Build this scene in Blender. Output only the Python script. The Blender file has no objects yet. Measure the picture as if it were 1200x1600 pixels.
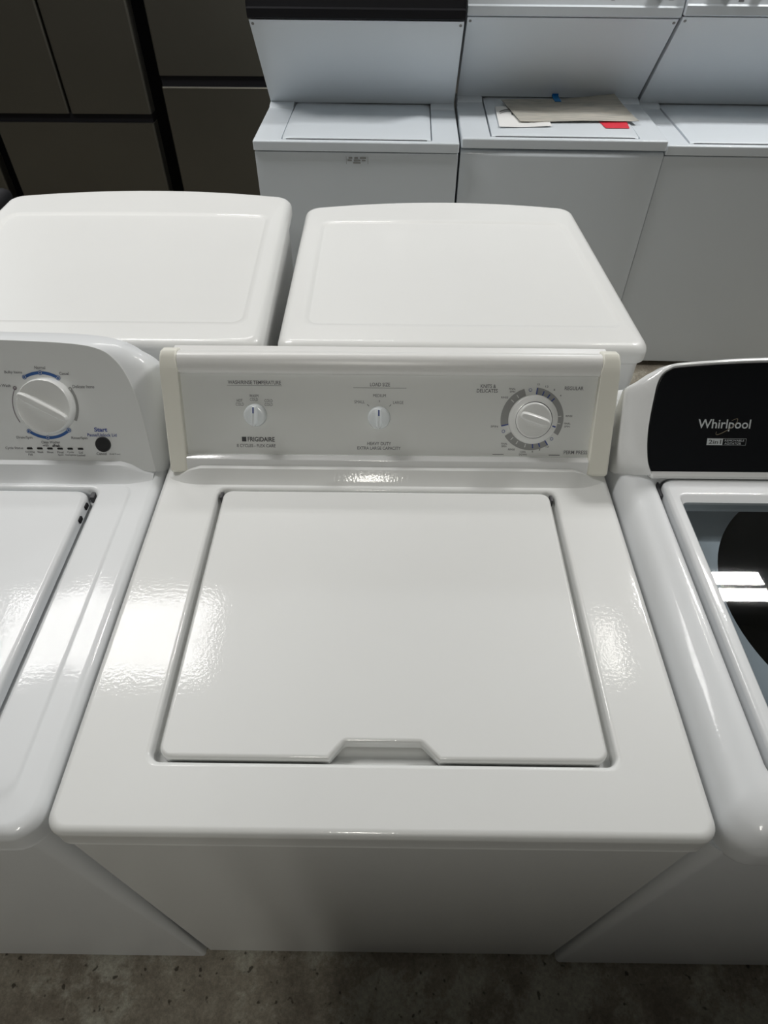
import bpy, bmesh, math, random
from math import sin, cos, pi, radians as R, sqrt, atan2
from mathutils import Vector, Matrix

SC = bpy.context.scene
COL = SC.collection
rnd = random.Random(7)

# ------------------------------------------------------------------ camera
cam_pos = Vector((0.0031, -0.2093, 1.5216))
pitch, yaw, roll, fpx = 0.82140, -0.0076, 0.0047, 1011.75
fw = Vector((sin(yaw) * cos(pitch), cos(yaw) * cos(pitch), -sin(pitch)))
rt0 = Vector((cos(yaw), -sin(yaw), 0))
up0 = rt0.cross(fw)
rt = rt0 * cos(roll) + up0 * sin(roll)
up = -rt0 * sin(roll) + up0 * cos(roll)
cam_data = bpy.data.cameras.new('camera')
cam_data.sensor_fit = 'VERTICAL'
cam_data.sensor_height = 32.0
cam_data.lens = fpx * 32.0 / 1600.0
cam_data.clip_start = 0.02
cam = bpy.data.objects.new('camera', cam_data)
COL.objects.link(cam)
m = Matrix((rt, up, -fw)).transposed().to_4x4()
m.translation = cam_pos
cam.matrix_world = m
SC.camera = cam

# ------------------------------------------------------------------ world, exposure
SC.view_settings.view_transform = 'Standard'
SC.view_settings.look = 'None'
SC.view_settings.gamma = 1.0
SC.view_settings.use_curve_mapping = False
SC.view_settings.exposure = 0.12
SC.cycles.max_bounces = 8
SC.cycles.diffuse_bounces = 4
SC.cycles.glossy_bounces = 4
SC.cycles.transparent_max_bounces = 8
SC.cycles.caustics_reflective = False
SC.cycles.caustics_refractive = False
SC.cycles.sample_clamp_indirect = 4.0
w = bpy.data.worlds.new('world')
SC.world = w
w.use_nodes = True
w.node_tree.nodes['Background'].inputs[0].default_value = (0.85, 0.95, 1.0, 1)
w.node_tree.nodes['Background'].inputs[1].default_value = 0.05

# ------------------------------------------------------------------ ceiling lamps (tubes), some added as fill
LAMP_COL = (1.0, 0.985, 0.965)
LAMP_WARM = (1.0, 0.975, 0.90)
LAMP_COOL = (0.93, 0.97, 1.0)


def tube_lamp(name, x, y, z, lx, ly, watts, color=LAMP_COL):
    d = bpy.data.lights.new(name, 'AREA')
    d.shape = 'RECTANGLE'
    d.size, d.size_y = lx, ly
    d.energy = watts
    d.color = color
    o = bpy.data.objects.new(name, d)
    o.location = (x, y, z)
    COL.objects.link(o)
    return o


# (centre x, centre y, tube axis, length, tube width, tube offsets, watts per tube, colour)
PAIRS = (-0.081, -0.035, 0.034, 0.083)
FIXTURES = [
    (-1.545, 1.71, 'x', 1.18, 0.10, (-0.20, -0.07, 0.07, 0.20), 9.6, LAMP_COL),
    (1.87, 2.05, 'x', 0.64, 0.038, PAIRS, 12.0, LAMP_COL),
    (1.54, 5.20, 'y', 0.75, 0.06, (-0.12, 0.12), 34.0, LAMP_COOL),  # unseen lamp, power raised to brighten the dryer tops
    (-4.30, 5.20, 'y', 0.75, 0.06, (-0.12, 0.12), 30.0, LAMP_COOL),  # added lamp, set far left to brighten dryers without a reflection
    (-0.12, -2.45, 'y', 1.15, 0.06, (-0.06, 0.06), 17.5, LAMP_WARM),  # added lamp behind the camera, fills fronts and consoles
    (-0.55, 2.95, 'x', 1.15, 0.06, (-0.06, 0.06), 9.0, LAMP_COL),  # added fill lamp for dryers and lid, placed clear of lid reflections
    (1.20, 1.66, 'y', 0.34, 0.05, (-0.035, 0.035), 1.3, LAMP_WARM),
]
LAMP_Z = 3.2
for fx, fy, ax, ln, tw, offs, wt, cl in FIXTURES:
    for o in offs:
        if ax == 'x':
            tube_lamp('tube_lamp', fx, fy + o, LAMP_Z, ln, tw, wt, cl)
        else:
            tube_lamp('tube_lamp', fx + o, fy, LAMP_Z, tw, ln, wt, cl)



# ------------------------------------------------------------------ materials
def new_mat(name):
    mt = bpy.data.materials.new(name)
    mt.use_nodes = True
    nt = mt.node_tree
    return mt, nt, nt.nodes['Principled BSDF']


def enamel(name, col, rough=0.28, peel=0.02, scale=260.0, wear=0.03, coat=0.0, metal=0.0, spec=0.5):
    """painted sheet metal or plastic: faint orange peel and faint uneven tone"""
    mt, nt, b = new_mat(name)
    N, L = nt.nodes, nt.links
    tc = N.new('ShaderNodeTexCoord')
    n1 = N.new('ShaderNodeTexNoise')
    n1.inputs['Scale'].default_value = 5.0
    n1.inputs['Detail'].default_value = 4.0
    L.new(tc.outputs['Object'], n1.inputs['Vector'])
    mx = N.new('ShaderNodeMix')
    mx.data_type = 'RGBA'
    mx.inputs['A'].default_value = (*[c * (1 - wear) for c in col], 1)
    mx.inputs['B'].default_value = (*[min(1, c * (1 + wear)) for c in col], 1)
    L.new(n1.outputs['Fac'], mx.inputs['Factor'])
    L.new(mx.outputs['Result'], b.inputs['Base Color'])
    b.inputs['Roughness'].default_value = rough
    b.inputs['Metallic'].default_value = metal
    b.inputs['Specular IOR Level'].default_value = spec
    b.inputs['Coat Weight'].default_value = coat
    b.inputs['Coat Roughness'].default_value = 0.07
    if peel > 0:
        n2 = N.new('ShaderNodeTexNoise')
        n2.inputs['Scale'].default_value = scale
        n2.inputs['Detail'].default_value = 1.0
        L.new(tc.outputs['Object'], n2.inputs['Vector'])
        bp = N.new('ShaderNodeBump')
        bp.inputs['Strength'].default_value = peel
        bp.inputs['Distance'].default_value = 0.004
        L.new(n2.outputs['Fac'], bp.inputs['Height'])
        L.new(bp.outputs['Normal'], b.inputs['Coat Normal' if coat else 'Normal'])
    return mt


def plain(name, col, rough=0.5, metal=0.0, emit=0.0, spec=0.5):
    mt, nt, b = new_mat(name)
    N, L = nt.nodes, nt.links
    tc = N.new('ShaderNodeTexCoord')
    n1 = N.new('ShaderNodeTexNoise')
    n1.inputs['Scale'].default_value = 30.0
    L.new(tc.outputs['Object'], n1.inputs['Vector'])
    mx = N.new('ShaderNodeMix')
    mx.data_type = 'RGBA'
    mx.inputs['A'].default_value = (*[c * .97 for c in col], 1)
    mx.inputs['B'].default_value = (*[min(1, c * 1.03) for c in col], 1)
    L.new(n1.outputs['Fac'], mx.inputs['Factor'])
    L.new(mx.outputs['Result'], b.inputs['Base Color'])
    b.inputs['Roughness'].default_value = rough
    b.inputs['Metallic'].default_value = metal
    b.inputs['Specular IOR Level'].default_value = spec
    if emit:
        b.inputs['Emission Color'].default_value = (*col, 1)
        b.inputs['Emission Strength'].default_value = emit
    return mt


M = {}
M['white'] = enamel('white_enamel', (0.745, 0.755, 0.745), 0.45, 0.030, 240, 0.02, coat=0.42)
M['white_cool'] = enamel('cool_white_enamel', (0.735, 0.755, 0.77), 0.45, 0.024, 240, 0.02, coat=0.36)
M['white_dryer'] = enamel('dryer_white_enamel', (0.765, 0.772, 0.76), 0.42, 0.01, 260, 0.02, coat=0.42)
M['white_lc'] = enamel('laundry_white_enamel', (0.695, 0.745, 0.79), 0.42, 0.008, 330, 0.02, coat=0.35)
M['gloss_white'] = enamel('gloss_white_plastic', (0.80, 0.81, 0.81), 0.12, 0.01, 200, 0.01, coat=0.6)
M['panel_grey'] = enamel('pale_grey_panel', (0.70, 0.715, 0.70), 0.42, 0.006, 600, 0.01)
M['panel_white'] = enamel('white_panel_plastic', (0.78, 0.78, 0.765), 0.30, 0.006, 600, 0.01)
M['cream'] = enamel('yellowed_cream_plastic', (0.82, 0.81, 0.73), 0.4, 0.006, 300, 0.04)
M['panel_left'] = enamel('soft_grey_panel', (0.70, 0.715, 0.71), 0.45, 0.006, 600, 0.01)
M['knob'] = enamel('knob_plastic', (0.78, 0.79, 0.78), 0.22, 0.0, 300, 0.01, coat=0.3)
M['knob_blue'] = enamel('cool_knob_plastic', (0.76, 0.80, 0.82), 0.22, 0.0, 300, 0.01, coat=0.3)
M['ink'] = plain('dark_ink', (0.05, 0.05, 0.055), 0.6)
M['ink_grey'] = plain('grey_ink', (0.15, 0.15, 0.16), 0.6)
M['ring_grey'] = plain('grey_print', (0.30, 0.305, 0.30), 0.6)
M['ink_blue'] = plain('blue_ink', (0.045, 0.075, 0.28), 0.5)
M['blue_arc'] = plain('blue_print', (0.03, 0.10, 0.30), 0.5)
M['mauve'] = plain('mauve_grey_print', (0.18, 0.15, 0.17), 0.5)
M['ink_white'] = plain('white_ink', (0.62, 0.66, 0.68), 0.5)
M['tick_white'] = plain('pale_tick', (0.62, 0.63, 0.62), 0.5)
M['gold'] = plain('dull_gold_ink', (0.20, 0.17, 0.12), 0.5)
M['black_btn'] = plain('black_button', (0.022, 0.022, 0.024), 0.35)
M['black_gloss'] = enamel('gloss_black_panel', (0.008, 0.009, 0.011), 0.2, 0.0, 300, 0.05, spec=0.4)
M['black_plastic'] = enamel('black_plastic', (0.010, 0.010, 0.012), 0.6, 0.01, 300, 0.1, spec=0.15)
M['black_matte'] = plain('black_matte', (0.006, 0.006, 0.007), 0.7, spec=0.2)
M['dark_gap'] = plain('dark_hinge_metal', (0.05, 0.05, 0.055), 0.5)
M['screw'] = plain('grey_screw', (0.22, 0.22, 0.22), 0.5)
M['steel'] = enamel('black_stainless', (0.112, 0.107, 0.090), 0.40, 0.0, 300, 0.04, metal=0.8)
M['steel_edge'] = plain('bright_steel_edge', (0.75, 0.73, 0.66), 0.3, 0.9)
M['red_label'] = plain('red_label', (0.70, 0.035, 0.06), 0.5)
M['blue_tape'] = plain('blue_tape', (0.01, 0.20, 0.52), 0.5)
M['white_paper'] = plain('white_paper', (0.78, 0.78, 0.77), 0.7)
M['sticker'] = plain('pale_sticker', (0.50, 0.52, 0.53), 0.5)
M['tub'] = enamel('dark_tub', (0.010, 0.012, 0.015), 0.55, 0.0, 300, 0.2)
M['tub_deck'] = enamel('grey_tub_deck', (0.50, 0.53, 0.55), 0.5, 0.0, 300, 0.05)
M['wall'] = enamel('painted_wall', (0.30, 0.30, 0.29), 0.8, 0.02, 40, 0.08)
M['wall_dark'] = enamel('dark_painted_wall', (0.10, 0.10, 0.10), 0.8, 0.02, 40, 0.08)
M['ceil'] = enamel('white_ceiling', (0.62, 0.63, 0.63), 0.9, 0.02, 40, 0.05)
M['housing'] = plain('lamp_housing', (0.7, 0.7, 0.7), 0.6)


def mat_newsprint():
    mt, nt, b = new_mat('buff_printed_paper')
    N, L = nt.nodes, nt.links
    tc = N.new('ShaderNodeTexCoord')
    mp = N.new('ShaderNodeMapping')
    mp.inputs['Scale'].default_value = (1.0, 6.0, 1.0)
    L.new(tc.outputs['Object'], mp.inputs['Vector'])
    n = N.new('ShaderNodeTexNoise')
    n.inputs['Scale'].default_value = 14.0
    n.inputs['Detail'].default_value = 6.0
    L.new(mp.outputs['Vector'], n.inputs['Vector'])
    r = N.new('ShaderNodeValToRGB')
    r.color_ramp.elements[0].position = 0.36
    r.color_ramp.elements[0].color = (0.33, 0.325, 0.295, 1)
    r.color_ramp.elements[1].position = 0.56
    r.color_ramp.elements[1].color = (0.44, 0.42, 0.37, 1)
    L.new(n.outputs['Fac'], r.inputs['Fac'])
    L.new(r.outputs['Color'], b.inputs['Base Color'])
    b.inputs['Roughness'].default_value = 0.8
    return mt


M['newsprint'] = mat_newsprint()


def mat_concrete():
    mt, nt, b = new_mat('worn_concrete')
    N, L = nt.nodes, nt.links
    tc = N.new('ShaderNodeTexCoord')

    def noise(scale, detail, rough=0.6):
        n = N.new('ShaderNodeTexNoise')
        n.inputs['Scale'].default_value = scale
        n.inputs['Detail'].default_value = detail
        n.inputs['Roughness'].default_value = rough
        L.new(tc.outputs['Object'], n.inputs['Vector'])
        return n

    def ramp(src, p0, c0, p1, c1):
        r = N.new('ShaderNodeValToRGB')
        r.color_ramp.elements[0].position = p0
        r.color_ramp.elements[0].color = (*c0, 1)
        r.color_ramp.elements[1].position = p1
        r.color_ramp.elements[1].color = (*c1, 1)
        L.new(src, r.inputs['Fac'])
        return r

    def mix(a, bb, fac, mode='MIX'):
        mx = N.new('ShaderNodeMix')
        mx.data_type = 'RGBA'
        mx.blend_type = mode
        L.new(a, mx.inputs['A'])
        L.new(bb, mx.inputs['B'])
        if hasattr(fac, 'node'):
            L.new(fac, mx.inputs['Factor'])
        else:
            mx.inputs['Factor'].default_value = fac
        return mx.outputs['Result']

    base = ramp(noise(9, 10, 0.72).outputs['Fac'], 0.36, (0.16, 0.135, 0.105), 0.66, (0.34, 0.315, 0.255))
    pale = ramp(noise(4.5, 7, 0.75).outputs['Fac'], 0.50, (0, 0, 0), 0.58, (0.75, 0.75, 0.75))
    palec = ramp(noise(22, 5).outputs['Fac'], 0.2, (0.30, 0.29, 0.24), 0.8, (0.44, 0.43, 0.37))
    c = mix(base.outputs['Color'], palec.outputs['Color'], pale.outputs['Color'])
    spk = ramp(noise(62, 2, 0.4).outputs['Fac'], 0.28, (0.25, 0.24, 0.22), 0.34, (1, 1, 1))
    c = mix(c, spk.outputs['Color'], 1.0, 'MULTIPLY')
    fine = ramp(noise(120, 4, 0.8).outputs['Fac'], 0.3, (0.66, 0.66, 0.66), 0.7, (1.28, 1.28, 1.28))
    c = mix(c, fine.outputs['Color'], 1.0, 'MULTIPLY')
    L.new(c, b.inputs['Base Color'])
    b.inputs['Roughness'].default_value = 0.7
    bp = N.new('ShaderNodeBump')
    bp.inputs['Strength'].default_value = 0.25
    bp.inputs['Distance'].default_value = 0.003
    L.new(noise(90, 5).outputs['Fac'], bp.inputs['Height'])
    L.new(bp.outputs['Normal'], b.inputs['Normal'])
    return mt


M['concrete'] = mat_concrete()


def mat_tinted_glass():
    mt = bpy.data.materials.new('tinted_glass')
    mt.use_nodes = True
    nt = mt.node_tree
    N, L = nt.nodes, nt.links
    N.remove(N['Principled BSDF'])
    out = N['Material Output']
    tr = N.new('ShaderNodeBsdfTransparent')
    tr.inputs[0].default_value = (0.79, 0.82, 0.84, 1)
    gl = N.new('ShaderNodeBsdfGlossy')
    gl.inputs['Roughness'].default_value = 0.02
    fr = N.new('ShaderNodeFresnel')
    fr.inputs['IOR'].default_value = 1.6
    mx = N.new('ShaderNodeMixShader')
    ge = N.new('ShaderNodeNewGeometry')
    inv = N.new('ShaderNodeMath')
    inv.operation = 'SUBTRACT'
    inv.inputs[0].default_value = 1.0
    L.new(ge.outputs['Backfacing'], inv.inputs[1])
    ml = N.new('ShaderNodeMath')
    ml.operation = 'MULTIPLY'
    L.new(fr.outputs[0], ml.inputs[0])
    L.new(inv.outputs[0], ml.inputs[1])
    L.new(ml.outputs[0], mx.inputs[0])
    L.new(tr.outputs[0], mx.inputs[1])
    L.new(gl.outputs[0], mx.inputs[2])
    L.new(mx.outputs[0], out.inputs['Surface'])
    return mt


M['glass'] = mat_tinted_glass()


# ------------------------------------------------------------------ mesh helpers
class MB:
    def __init__(s):
        s.bm = bmesh.new()

    def face(s, vs):
        try:
            return s.bm.faces.new(vs)
        except ValueError:
            return None

    def loft(s, rings, cap0=False, cap1=False):
        vr = [[s.bm.verts.new(p) for p in r] for r in rings]
        n = len(vr[0])
        for a, b in zip(vr, vr[1:]):
            for i in range(n):
                j = (i + 1) % n
                s.face((a[i], a[j], b[j], b[i]))
        if cap0:
            s.face(list(reversed(vr[0])))
        if cap1:
            s.face(vr[-1])
        return vr

    def prism(s, prof, f0, f1, bev=0.0, seg=2, sel='all'):
        """prof: list of 2-D points; f0/f1 map a point to 3-D at either end"""
        a = [s.bm.verts.new(f0(*p)) for p in prof]
        b = [s.bm.verts.new(f1(*p)) for p in prof]
        n = len(prof)
        fs = []
        for i in range(n):
            j = (i + 1) % n
            fs.append(s.face((a[i], a[j], b[j], b[i])))
        c0 = s.face(list(reversed(a)))
        c1 = s.face(b)
        if bev:
            es = set(c1.edges)
            if sel == 'all':
                es |= set(c0.edges)
                for f in fs:
                    es |= set(f.edges)
            elif sel == 'both':
                es |= set(c0.edges)
            bmesh.ops.bevel(s.bm, geom=list(es), offset=bev, segments=seg, profile=0.5, affect='EDGES', clamp_overlap=True)

    def box(s, x0, x1, y0, y1, z0, z1, bev=0.0, seg=3):
        s.prism([(x0, y0), (x1, y0), (x1, y1), (x0, y1)], lambda x, y: (x, y, z0), lambda x, y: (x, y, z1), bev, seg)

    def disc(s, fn, cx, cy, prof, n=48, cap=True, cap0=False):
        """lathe in a frame: fn(x, s, n) -> world; prof = [(radius, height)]"""
        rings = [[fn(cx + r * cos(2 * pi * k / n), cy + r * sin(2 * pi * k / n), h) for k in range(n)] for r, h in prof]
        s.loft(rings, cap0, cap)

    def arc(s, fn, cx, cy, r0, r1, a0, a1, h, n=40):
        t = 0.0006
        top0, top1 = [], []
        for k in range(n + 1):
            a = R(a0 + (a1 - a0) * k / n)
            top0.append(s.bm.verts.new(fn(cx + r0 * cos(a), cy + r0 * sin(a), h)))
            top1.append(s.bm.verts.new(fn(cx + r1 * cos(a), cy + r1 * sin(a), h)))
        for k in range(n):
            f = s.face((top0[k], top1[k], top1[k + 1], top0[k + 1]))

    def quad(s, fn, pts, h):
        s.face([s.bm.verts.new(fn(x, y, h)) for x, y in pts])

    def bar(s, fn, x0, x1, y0, y1, h):
        s.quad(fn, [(x0, y0), (x1, y0), (x1, y1), (x0, y1)], h)

    def tick(s, fn, cx, cy, a, r0, r1, wd, h):
        a = R(a)
        ux, uy = cos(a), sin(a)
        vx, vy = -uy, ux
        s.quad(fn, [(cx + ux * r + vx * k * wd / 2, cy + uy * r + vy * k * wd / 2)
                    for r, k in ((r0, -1), (r1, -1), (r1, 1), (r0, 1))], h)

    def text(s, fn, body, cx, cy, wd, ht, h, bold=0.0, shear=0.0):
        cu = bpy.data.curves.new('t', 'FONT')
        cu.body = body
        cu.size = 1.0
        cu.resolution_u = 3
        cu.offset = bold
        cu.shear = shear
        o = bpy.data.objects.new('t', cu)
        COL.objects.link(o)
        dg = bpy.context.evaluated_depsgraph_get()
        me = bpy.data.meshes.new_from_object(o.evaluated_get(dg))
        xs = [v.co.x for v in me.vertices]
        ys = [v.co.y for v in me.vertices]
        x0, x1, y0, y1 = min(xs), max(xs), min(ys), max(ys)
        vs = [s.bm.verts.new(fn(cx + ((v.co.x - x0) / (x1 - x0) - .5) * wd, cy + ((v.co.y - y0) / (y1 - y0) - .5) * ht, h))
              for v in me.vertices]
        for p in me.polygons:
            s.face([vs[i] for i in p.vertices])
        bpy.data.objects.remove(o)
        bpy.data.curves.remove(cu)
        bpy.data.meshes.remove(me)

    def build(s, name, mat, parent=None, sharp=35, wn=True, recalc=True):
        bm = s.bm
        if recalc:
            bmesh.ops.recalc_face_normals(bm, faces=bm.faces)
        for f in bm.faces:
            f.smooth = True
        lim = R(sharp)
        for e in bm.edges:
            if len(e.link_faces) == 2:
                if e.calc_face_angle(0) > lim:
                    e.smooth = False
        me = bpy.data.meshes.new(name)
        bm.to_mesh(me)
        bm.free()
        me.materials.append(M[mat] if isinstance(mat, str) else mat)
        o = bpy.data.objects.new(name, me)
        COL.objects.link(o)
        if wn:
            md = o.modifiers.new('wn', 'WEIGHTED_NORMAL')
            md.keep_sharp = True
        if parent is not None:
            o.parent = parent
            root = parent
            if parent.type == 'EMPTY':
                o.matrix_parent_inverse = Matrix.Translation(-parent.location)
        return o


def offset_poly(pts, d):
    """mitred inward offset of a counter-clockwise polygon"""
    n = len(pts)
    out = []
    for i in range(n):
        p, c_, q_ = pts[i - 1], pts[i], pts[(i + 1) % n]
        a = Vector((c_[0] - p[0], c_[1] - p[1])).normalized()
        b_ = Vector((q_[0] - c_[0], q_[1] - c_[1])).normalized()
        na, nb = Vector((-a.y, a.x)), Vector((-b_.y, b_.x))
        m_ = (na + nb).normalized()
        k_ = d / max(.5, m_.dot(na))
        out.append((c_[0] + m_.x * k_, c_[1] + m_.y * k_))
    return out


def cove(b, x0, x1, y0, y1, z0, rise, depth, fade):
    """strip that curves up from the deck to a console and dies away at both ends"""
    n, m_ = 40, 8
    rows = []
    for i in range(n + 1):
        x = x0 + (x1 - x0) * i / n
        e = min(1.0, min(x - x0, x1 - x) / fade)
        e = e * e * (3 - 2 * e)
        row = [(x, y0 + (y1 - y0) * t, z0 - .004 + (rise * e + .0044) * ((1 - cos(t * pi / 2)) * .8 + .2 * t)) for t in [k_ / m_ for k_ in range(m_ + 1)]]
        row += [(x, y1 + depth, z0 + rise * e + .0004), (x, y1 + depth, z0 - .004), (x, y0, z0 - .006)]
        rows.append([b.bm.verts.new(p) for p in row])
    for p, q_ in zip(rows, rows[1:]):
        for i in range(len(p)):
            j = (i + 1) % len(p)
            b.face((p[i], q_[i], q_[j], p[j]))
    b.face(rows[0]); b.face(list(reversed(rows[-1])))


def caption(fn, parent, mat, items, bold=0.0, name='caption'):
    """one printed block: items are (text, x, y, width, height) or bars ('-', x0, x1, y0, y1)"""
    b = MB()
    for it in items:
        if it[0] == '-':
            b.bar(fn, it[1], it[2], it[3], it[4], 0)
        elif it[0] == '/':
            b.tick(fn, *it[1:], 0)
        else:
            b.text(fn, *it, 0, bold)
    return b.build(name, mat, parent, wn=False, recalc=False)


def thing(name, label, cat, loc, rz=0.0, group=None):
    o = bpy.data.objects.new(name, None)
    o.empty_display_size = 0.1
    o.location = loc
    o.rotation_euler = (0, 0, R(rz))
    COL.objects.link(o)
    o['label'] = label
    o['category'] = cat
    if group:
        o['group'] = group
    return o


def tag(o, label, cat, group=None):
    o['label'] = label
    o['category'] = cat
    if group:
        o['group'] = group
    return o


def struct(o):
    o['kind'] = 'structure'
    return o


def rr(x0, x1, y0, y1, r, z, n=7, bulge=0.0, taper=0.0):
    """rounded rectangle ring at height z; bulge bows the far (+y) side outwards"""
    r = max(r, 0.0008)
    pts = []
    cx, hw = (x0 + x1) / 2, (x1 - x0) / 2
    for (px, py, a0) in ((x1 - r, y0 + r, -90), (x1 - r, y1 - r, 0), (x0 + r, y1 - r, 90), (x0 + r, y0 + r, 180)):
        for k in range(n + 1):
            a = R(a0 + 90 * k / n)
            pts.append([px + r * cos(a), py + r * sin(a)])
    if bulge:
        # extra points along the far edge so it can bow
        i = 2 * (n + 1)
        far = []
        for k in range(1, 16):
            t = k / 16
            far.append([x1 - r + (x0 - x1 + 2 * r) * t, y1])
        pts = pts[:i] + far + pts[i:]
        for p in pts:
            wgt = max(0.0, (p[1] - y0) / (y1 - y0))
            if p[0] > cx:
                p[0] -= taper * wgt
            p[1] += bulge * max(0, 1 - ((p[0] - cx) / hw) ** 2) * wgt ** 3
    return [(p[0], p[1], z) for p in pts]


def fillet(r, n=6):
    """(inset, drop below the top) pairs from the vertical side to the flat top"""
    return [(r * (1 - cos(pi / 2 * k / n)), r * (1 - sin(pi / 2 * k / n))) for k in range(n + 1)]


# consoles lean back: frame along x, up the slope and out of it
CB = Vector((0, 0.521, 0.829))
CU = Vector((0, 0.515, 0.857)).normalized()
CN = Vector((0, -CU.z, CU.y))


def con(x, s, n=0.0):
    p = CB + CU * s + CN * n
    return (x, p.y, p.z)


def con_frame(dn):
    return lambda x, s, n=0.0: con(x, s, n + dn)


# the right-hand console stands a little nearer and higher
CBR = CB + Vector((0, -0.0205, 0.0200))


def conr(x, s, n=0.0):
    p = CBR + CU * (s * .972) + CN * n
    return (max(.3515, .003 + (x - .003) * .972), p.y, p.z)


def conr_frame(dn):
    return lambda x, s, n=0.0: conr(x, s, n + dn)


H = 0.824

# ================================================================== the room
FLOOR = MB()
FLOOR.box(-5.0, 5.5, -3.0, 6.6, -0.08, 0.0)
struct(FLOOR.build('floor', 'concrete'))
c = MB(); c.box(-5.0, 5.5, -3.0, 6.6, 3.45, 3.55); struct(c.build('ceiling', 'ceil'))
c = MB(); c.box(-5.0, 5.5, 6.6, 6.7, 0.0, 3.45); struct(c.build('wall_back', 'wall'))
c = MB(); c.box(-5.1, -5.0, -3.0, 6.6, 0.0, 3.45); struct(c.build('wall_left', 'wall'))
c = MB(); c.box(5.5, 5.6, -3.0, 6.6, 0.0, 3.45); struct(c.build('wall_right', 'wall'))
c = MB(); c.box(-5.0, 5.5, -3.1, -3.0, 0.0, 3.45); struct(c.build('wall_front', 'wall_dark'))

c = MB(); c.box(-0.13, 1.9, -1.20, -1.08, 0.0, 1.78); struct(c.build('shade_blocker', 'wall_dark'))  # added blocker behind the camera, shades floor and washer fronts at right


# ================================================================== washer in the middle
def washer_feet(root, x0, x1, y0, y1):
    for fx, fy in ((x0 + .05, y0 + .06), (x1 - .05, y0 + .06), (x0 + .05, y1 - .06), (x1 - .05, y1 - .06)):
        f = MB()
        f.disc(lambda x, y, z: (x, y, z), fx, fy, [(.018, 0.0), (.018, .008), (.010, .010), (.010, .02)], 16, True, True)
        f.build('foot', 'black_plastic', root)


mw = thing('washing_machine', 'white top-load washer in the middle with closed notched lid and cream-ended three-knob console',
           'washing machine', (0, .30, 0))
X0, X1 = -.343, .343
b = MB()
b.loft([rr(-.336, .332, .022, .640, .004, .014), rr(X0 + .003, X1 - .003, .003, .640, .004, H - .030), rr(X0 + .004, X1 - .004, .004, .640, .004, H - .026)], True, True)
b.build('cabinet', 'white', mw)
washer_feet(mw, X0, X1, .024, .64)

b = MB()
rings = []
LX0, LX1, LY0, LY1 = -.2445, .2471, .072, .481
YF = -.006
rings.append(rr(X0 + .006, X1 - .006, .010, .60, .016, H - .036))
rings.append(rr(X0 + .0015, X1 - .0015, YF + .001, .606, .020, H - .0365))
rings.append(rr(X0 + .0005, X1 - .0005, YF, .606, .020, H - .035))
rings.append(rr(X0 + .0005, X1 - .0005, YF + .0008, .606, .020, H - .032))
rings.append(rr(X0, X1, YF + .0004, .606, .020, H - .016))
for d, dz in fillet(.009):
    rings.append(rr(X0 + d, X1 - d, YF + d, .606 - d, .020 - d * .6, H - dz))
RX0, RX1, RY0, RY1 = LX0 - .0085, LX1 + .0085, LY0 - .0032, LY1 + .004
for d, dz in [(r_, z_) for r_, z_ in ((0.006, 0.0), (0.003, .0006), (.001, .0025), (0, .005), (-.0015, .020))]:
    rings.append(rr(RX0 - d, RX1 + d, RY0 - d, RY1 + d, .012 + d * .5, H - dz))
b.loft(rings, False, True)
# cove rising to the console
cove(b, -.334, .336, .4850, .5100, H, .0180, .03, .05)
b.build('top_panel', 'white', mw)

# lid with the finger notch in its front edge
o_ = []
r_ = .014
for (px, py, a0) in ((LX0 + r_, LY0 + r_, 180),):
    for k in range(7):
        a = R(a0 + 90 * k / 6)
        o_.append((px + r_ * cos(a), py + r_ * sin(a)))
o_ += [(-.0575, LY0), (-.0430, LY0 + .0180), (-.0412, LY0 + .0192), (-.0390, LY0 + .0197),
       (.0410, LY0 + .0197), (.0432, LY0 + .0192), (.0450, LY0 + .0180), (.0625, LY0)]
for (px, py, a0) in ((LX1 - r_, LY0 + r_, -90), (LX1 - r_, LY1 - r_, 0), (LX0 + r_, LY1 - r_, 90)):
    for k in range(7):
        a = R(a0 + 90 * k / 6)
        o_.append((px + r_ * cos(a), py + r_ * sin(a)))
b = MB()
lr_ = [[(x, y, H - .015) for x, y in offset_poly(o_, .001)], [(x, y, H - .0045) for x, y in o_]]
for d, dz in fillet(.0050, 5):
    lr_.append([(x, y, H + .0018 - dz) for x, y in offset_poly(o_, d)])
b.loft(lr_, True, True)
lid_ = b.build('lid', 'white', mw)
for hx in (LX0 - .0055, LX1 + .0010):
    b = MB()
    b.box(hx, hx + .0045, .468, .4800, H - .016, H - .002, .0012, 2)
    b.build('hinge', 'dark_gap', mw)

# console body
b = MB()
body = [con(0, .001, -.004), con(0, .176, -.004), (0, .640, .975), (0, .645, .960), (0, .645, .800), (0, .540, .800)]
b.prism([(p[1], p[2]) for p in body], lambda y, z: (-.322, y, z), lambda y, z: (.330, y, z), .002, 2, 'both')
b.build('console_body', 'panel_white', mw)
CX0, CX1 = -.3095, .3170
tp0 = lambda s: CX0 + .005 * (1 - s / .18)
tp1 = lambda s: CX1 - .009 * (1 - s / .18)
b = MB()
prof = [(.1465, -.003), (.1468, .003), (.149, .0065), (.153, .0085), (.160, .0100), (.168, .0095), (.174, .0070), (.178, .002),
        (.180, -.006), (.180, -.020), (.1465, -.006)]
b.prism(prof, lambda s, n: con(tp0(s), s, n), lambda s, n: con(tp1(s), s, n))
b.build('upper_rail', 'panel_white', mw, sharp=40)
b = MB()
prof = [(.000, -.010), (-.001, .006), (.0005, .0095), (.004, .0105), (.0185, .0115), (.0200, .0108), (.0250, .0050), (.0255, .0040), (.0256, -.004)]
b.prism(prof, lambda s, n: con(tp0(s), s, n), lambda s, n: con(tp1(s), s, n))
b.build('lower_rail', 'gloss_white', mw, sharp=30)
b = MB()
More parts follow.
